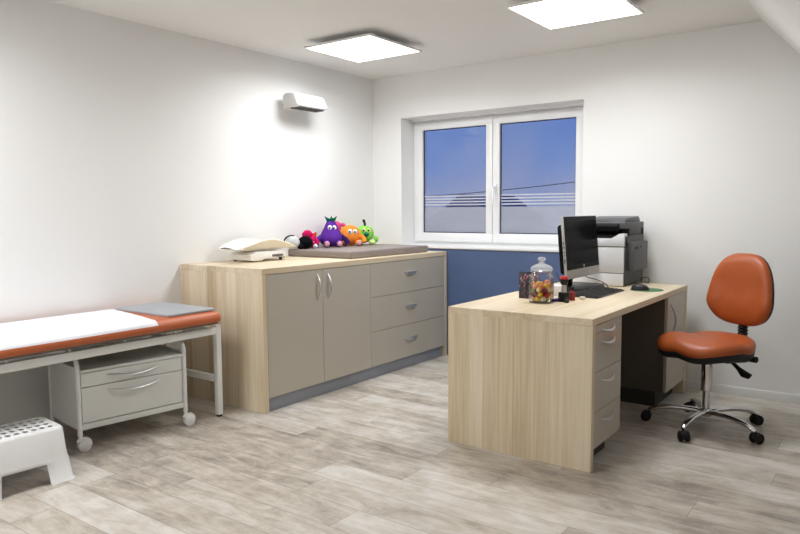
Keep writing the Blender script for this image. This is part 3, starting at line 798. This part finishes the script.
# printer
px0, px1, py0, py1 = 2.035, 2.456, 4.49, 4.90
t = thing('printer', 'grey and white office printer with document feeder at the back of the desk', 'printer', (0, 0, DZ))
MB().box(px0, px1, py0 + .012, py1, .006, .335, .004).build('body', 'prn_dark', t)
b = MB(); b.box(px0 + .01, px1 - .004, py0 - .006, py0 + .013, .004, .086, .004); b.build('paper_tray', 'prn_white', t)
b = MB(); b.box(px0 + .002, px1 - .002, py0 - .008, py0 + .013, .089, .262, .005); b.build('front_door', 'prn_white', t)
b = MB(); b.prism([(px0, .265), (px1, .265), (px1, .350), (px1 - .030, .350), (px1 - .085, .318), (px0, .318)], 1, py0 - .012, py0 + .06, .004, 2); b.build('front_cover', 'prn_white', t)
b = MB(); b.box(px0 + .01, px1 - .03, py0 + .055, py1 - .02, .333, .346, .003); b.build('output_bed', 'blackm', t)
b = MB(); b.box(px0, px0 + .05, py0 + .05, py1, .335, .385, .003); b.box(px1 - .05, px1, py0 + .10, py1, .335, .385, .003); b.box(px0, px1, py1 - .06, py1, .335, .385, .003); b.build('support', 'prn_dark', t)
b = MB(); b.box(px0 - .004, px1 + .002, py0 + .03, py1 - .005, .382, .424, .005); b.build('scanner', 'prn_mid', t)
b = MB(); b.prism([(py0 - .02, .366), (py0 + .035, .372), (py0 + .035, .418), (py0 - .02, .400)], 0, px0 + .02, px1 - .045, .003, 2); b.build('control_panel', 'bezel', t)
b = MB()
for k in range(5): b.box(px0 + .05 + k * .055, px0 + .085 + k * .055, py0 - .012, py0 + .01, .366, .3755, 0, 1)
b.bm.free(); b = MB(); b.prism([(py0 + .06, .422), (py0 + .10, .450), (py1 - .05, .462), (py1 - .02, .44), (py1 - .02, .422)], 0, px0 + .12, px1 - .02, .006, 2); b.build('document_feeder', 'prn_mid', t)
b = MB(); b.prism([(px0 - .03, .440), (px0 + .30, .432), (px0 + .30, .424), (px0 - .03, .430)], 1, py0 + .07, py1 - .08, .002, 1); b.build('feeder_tray', 'blackm', t)
sb = MB(); sb.box(px1 - .002, px1 + .040, py0 + .075, py1 - .03, .100, .292, .006); sb = sb.build('side_tray', 'prn_mid', t)
b = MB(); b.box(px1 + .0385, px1 + .0412, py0 + .10, py0 + .17, .243, .263, .002); b.box(px1 + .0385, px1 + .0412, py0 + .21, py0 + .235, .250, .266, .002); b.build('grip_slot', 'blackm', sb)

# cables
def cable(pts, label, r=.0028):
    P = [Vector(p) for p in pts]; out = []
    for i in range(len(P) - 1):
        p0, p1, p2, p3 = P[max(i - 1, 0)], P[i], P[i + 1], P[min(i + 2, len(P) - 1)]
        for k in range(8):
            u = k / 8.
            out.append(.5 * ((2 * p1) + (p2 - p0) * u + (2 * p0 - 5 * p1 + 4 * p2 - p3) * u * u + (3 * p1 - p0 - 3 * p2 + p3) * u ** 3))
    out.append(P[-1]); tag(MB().tube(out, r, 8).build('cable', 'rubber'), label, 'cable')
z = DZ + .004
cable([(2.20, 3.99, .86), (2.245, 3.96, .80), (2.31, 3.955, z + .02), (2.375, 3.99, z + .024), (2.40, 4.02, z + .03)], 'black cable looping from the near edge of the monitor to the keyboard')
cable([(2.20, 4.33, .86), (2.24, 4.36, .81), (2.31, 4.40, .785), (2.37, 4.40, .76), (2.40, 4.36, z), (2.43, 4.32, z)], 'black cable hanging in an arch under the far half of the monitor')
cable([(2.575, 4.405, z + .003), (2.545, 4.47, z + .003), (2.49, 4.60, z), (2.475, 4.74, z), (2.475, 4.82, z)], 'black mouse cable running past the side of the printer')
cable([(2.48, 4.80, z + .006), (2.50, 4.74, z + .035), (2.53, 4.77, z + .04), (2.525, 4.81, z + .002), (2.49, 4.83, z + .002)], 'dark coiled cable at the back corner of the printer')

# ------------------------------------------------------------------ office chair
CHX, CHY = 3.06, 4.12
FA = 239.5
t = thing('office_chair', 'orange swivel chair with a chrome five-star base beside the desk', 'chair', (CHX, CHY, 0), R(FA))
def outline_seat(a):
    c, s = math.cos(a), math.sin(a)
    n = 2.7; x = .236 * math.copysign(abs(c) ** (2 / n), c); y = .242 * math.copysign(abs(s) ** (2 / n), s)
    if x < 0: x *= 1.10
    y *= 1.0 + .02 * (x / .236) - .20 * max(0, -x / .236) ** 1.6
    return x, y
SZ = .482
def seat_h(x, y):
    u, v = x / .222, y / .232
    h = .007 * v * v * (1.0 if u < .4 else max(0, 1 - (u - .4) * 1.2)) - .016 * max(0, u - .45) ** 2 * 4 - .010 * max(0, 1 - ((u + .25) / .55) ** 2) * (1 - v * v)
    h += .012 * max(0, 1 - ((u + .35) / .3) ** 2) * -1 + .020 * math.exp(-(v / .30) ** 2) * max(0, u - .1) + .016 * max(0, -u - .55)
    return h
nseg = 48; rg = []
for rr, dz in ((.001, .045), (.2, .045), (.4, .045), (.6, .0445), (.78, .043), (.90, .036), (.97, .022), (1.0, .004), (1.0, -.008), (.985, -.020)):
    ring = []
    for k in range(nseg):
        x, y = outline_seat(2 * PI * k / nseg); x *= rr; y *= rr
        ring.append((x + .01, y, SZ + dz + seat_h(x, y)))
    rg.append(ring)
b = MB(); b.rings(rg); b.build('seat', 'orange', t, angle=60)
rg = []
for rr, dz in ((.985, -.012), (.992, -.022), (.975, -.044), (.90, -.060), (.6, -.070), (.2, -.072)):
    rg.append([(outline_seat(2 * PI * k / nseg)[0] * rr + .01, outline_seat(2 * PI * k / nseg)[1] * rr, SZ + dz + seat_h(outline_seat(2 * PI * k / nseg)[0] * rr, outline_seat(2 * PI * k / nseg)[1] * rr)) for k in range(nseg)])
b = MB(); b.rings(rg); b.build('seat_shell', 'blackm', t, angle=60)
# backrest
BZ, BH = .575, .415; BX = -.262
def outline_back(a):
    c, s = math.cos(a), math.sin(a); n = 3.0
    y = math.copysign(abs(c) ** (2 / n), c); z = math.copysign(abs(s) ** (2 / n), s)
    wid = .222 - .036 * max(0, z + .45) ** 1.25 - .03 * max(0, -z - .45)
    return y * wid, z * BH / 2
def back_front(y, z):     # concave across, bulging lumbar
    v, w = y / .205, z / (BH / 2)
    return .028 * v * v - .012 * w * abs(w) + .016 * math.exp(-((w + .45) / .45) ** 2) - .016 * math.exp(-((abs(v) - .55) / .08) ** 2) * max(0, 1 - ((w + .25) / .7) ** 2)
rg = []
for rr, dx in ((.001, .030), (.15, .030), (.3, .030), (.45, .030), (.6, .0295), (.75, .028), (.87, .023), (.95, .014), (1.0, .0), (1.0, -.012)):
    ring = []
    for k in range(nseg):
        y, z = outline_back(2 * PI * k / nseg); y *= rr; z *= rr
        ring.append((BX + dx + back_front(y, z), y, BZ + BH / 2 + z))
    rg.append(ring)
b = MB(); b.rings(rg); b.build('backrest', 'orange', t, angle=60)
rg = []
for rr, dx in ((.985, -.008), (.985, -.028), (.90, -.040), (.6, -.046), (.1, -.048)):
    ring = []
    for k in range(nseg):
        y, z = outline_back(2 * PI * k / nseg); y *= rr; z *= rr
        ring.append((BX + dx + back_front(y, z) * .9, y, BZ + BH / 2 + z))
    rg.append(ring)
b = MB(); b.rings(rg); b.build('back_shell', 'blackm', t, angle=60)
# bellows spine and bracket
b = MB(); prof = []
for k in range(9): prof += [(.030, .470 + k * .018), (.022, .479 + k * .018)]
b.lathe(prof, c=(BX - .01, 0, 0), seg=16); b.build('bellows', 'rubber', t)
b = MB(); b.tube([(-.02, 0, .402), (-.20, 0, .402), (-.245, 0, .412), (BX - .01, 0, .44), (BX - .01, 0, .63)], [(.012, .026)] * 5, 10, up=(0, 0, 1)); b.build('back_bar', 'blackm', t)
b = MB(); b.box(-.11, .09, -.075, .075, .385, .422, .01, 2); b.box(-.20, -.06, -.075, .085, .378, .424, .012, 2); b.build('mechanism', 'blackm', t)
b = MB(); b.tube([(-.06, .06, .402), (-.07, .11, .392), (-.075, .145, .366), (-.072, .185, .343), (-.068, .225, .338)], [.010, .010, .012, (.011, .022), (.007, .018)], 8); b.build('lever', 'blackm', t)
b = MB(); b.tube([(-.14, .03, .412), (-.16, .11, .412), (-.165, .12, .412), (-.17, .18, .412)], [.010, .010, .019, .018], 10); b.build('tilt_knob', 'blackm', t)
b = MB(); b.lathe([(0, .215), (.029, .215), (.030, .22), (.030, .390), (0, .390)], seg=24); b.build('gas_sleeve', 'chrome', t)
b = MB(); b.lathe([(0, .10), (.020, .10), (.020, .216), (0, .216)], seg=20); b.build('gas_piston', 'chrome', t)
b = MB(); b.lathe([(0, .072), (.030, .072), (.036, .080), (.036, .104), (.028, .114), (0, .114)], seg=24); b.build('hub', 'chrome', t)
for k in range(5):
    a = R(189 + 72 * k - FA); ca, sa = math.cos(a), math.sin(a)
    P = lambda r_, z: (r_ * ca, r_ * sa, z)
    b = MB(); b.tube([P(.02, .094), P(.06, .100), (P(.12, .102)), P(.19, .098), P(.255, .088), P(.295, .074), P(.310, .064)], [(.016, .023), (.015, .022), (.014, .0195), (.0135, .018), (.013, .017), (.013, .016), (.009, .011)], 12, up=(0, 0, 1))
    l = b.build('leg', 'chrome', t)
    c = MB(); c.cyl(P(.308, .03), P(.308, .066), .007, seg=10)
    tw = R(191 + 72 * k + 40 * (k % 3) - FA); ux, uy = math.cos(tw), math.sin(tw)
    cx, cy = .308 * ca + ux * .014, .308 * sa + uy * .014
    c.tube([(cx - uy * .008, cy + ux * .008, .034), (cx + uy * .008, cy - ux * .008, .034)], [.026, .026], 14)
    c = c.build('caster', 'blackm', l)
    for s in (-1, 1):
        o_ = [s * .011, s * .013, s * .024, s * .028]
        w = MB(); w.tube([(cx - uy * q, cy + ux * q, .029) for q in o_], [.026, .029, .029, .022], 18); w.build('wheel', 'rubber', c)

# ------------------------------------------------------------------ world: blue dusk sky
wd = bpy.data.worlds.new('dusk'); SC.world = wd; wd.use_nodes = True
nt = wd.node_tree; N, L = nt.nodes, nt.links; bg = N['Background']
tc = N.new('ShaderNodeTexCoord'); sp = N.new('ShaderNodeSeparateXYZ'); L.new(tc.outputs['Generated'], sp.inputs[0])
no = N.new('ShaderNodeTexNoise'); no.inputs['Scale'].default_value = 5.; no.inputs['Detail'].default_value = 2.5; L.new(tc.outputs['Generated'], no.inputs['Vector'])
v = math_node(nt, 'ADD', sp.outputs[2], math_node(nt, 'MULTIPLY', math_node(nt, 'SUBTRACT', no.outputs['Fac'], .5), .32))
rp = N.new('ShaderNodeValToRGB'); e = rp.color_ramp.elements
e[0].position = 0.; e[0].color = srgb((150, 160, 196)); e[1].position = .22; e[1].color = srgb((68, 112, 200))
x = e.new(.10); x.color = srgb((112, 140, 202)); x = e.new(.5); x.color = srgb((62, 104, 188))
L.new(v, rp.inputs[0]); L.new(rp.outputs[0], bg.inputs[0]); bg.inputs[1].default_value = .60

# ------------------------------------------------------------------ camera
cam = bpy.data.cameras.new('camera'); co = bpy.data.objects.new('camera', cam); COL.objects.link(co)
xw = Vector((0.80763753, 0.04291215, -0.58811578)); yw = Vector((0.58963864, -0.07047474, 0.80458659)); zw = Vector((-0.00692076, -0.99659012, -0.08222071))
# columns of world rotation: camera right, up (= -down), back (= -forward)
right = Vector((xw[0], yw[0], zw[0])); down = Vector((xw[1], yw[1], zw[1])); fwd = Vector((xw[2], yw[2], zw[2]))
m = Matrix((( right[0], -down[0], -fwd[0], 3.915), (right[1], -down[1], -fwd[1], 0.), (right[2], -down[2], -fwd[2], 1.25), (0, 0, 0, 1)))
co.matrix_world = m
cam.sensor_fit = 'HORIZONTAL'; cam.sensor_width = 36.; cam.lens = 36. * 685. / 800.; cam.clip_start = .05
SC.camera = co
vs = SC.view_settings; vs.view_transform = 'Standard'; vs.look = 'None'; vs.gamma = 1.; vs.exposure = .60
vs.use_curve_mapping = False
SC.cycles.use_denoising = True
SC.cycles.max_bounces = 10; SC.cycles.diffuse_bounces = 6; SC.cycles.transparent_max_bounces = 16; SC.cycles.transmission_bounces = 10
SC.cycles.sample_clamp_indirect = 6.
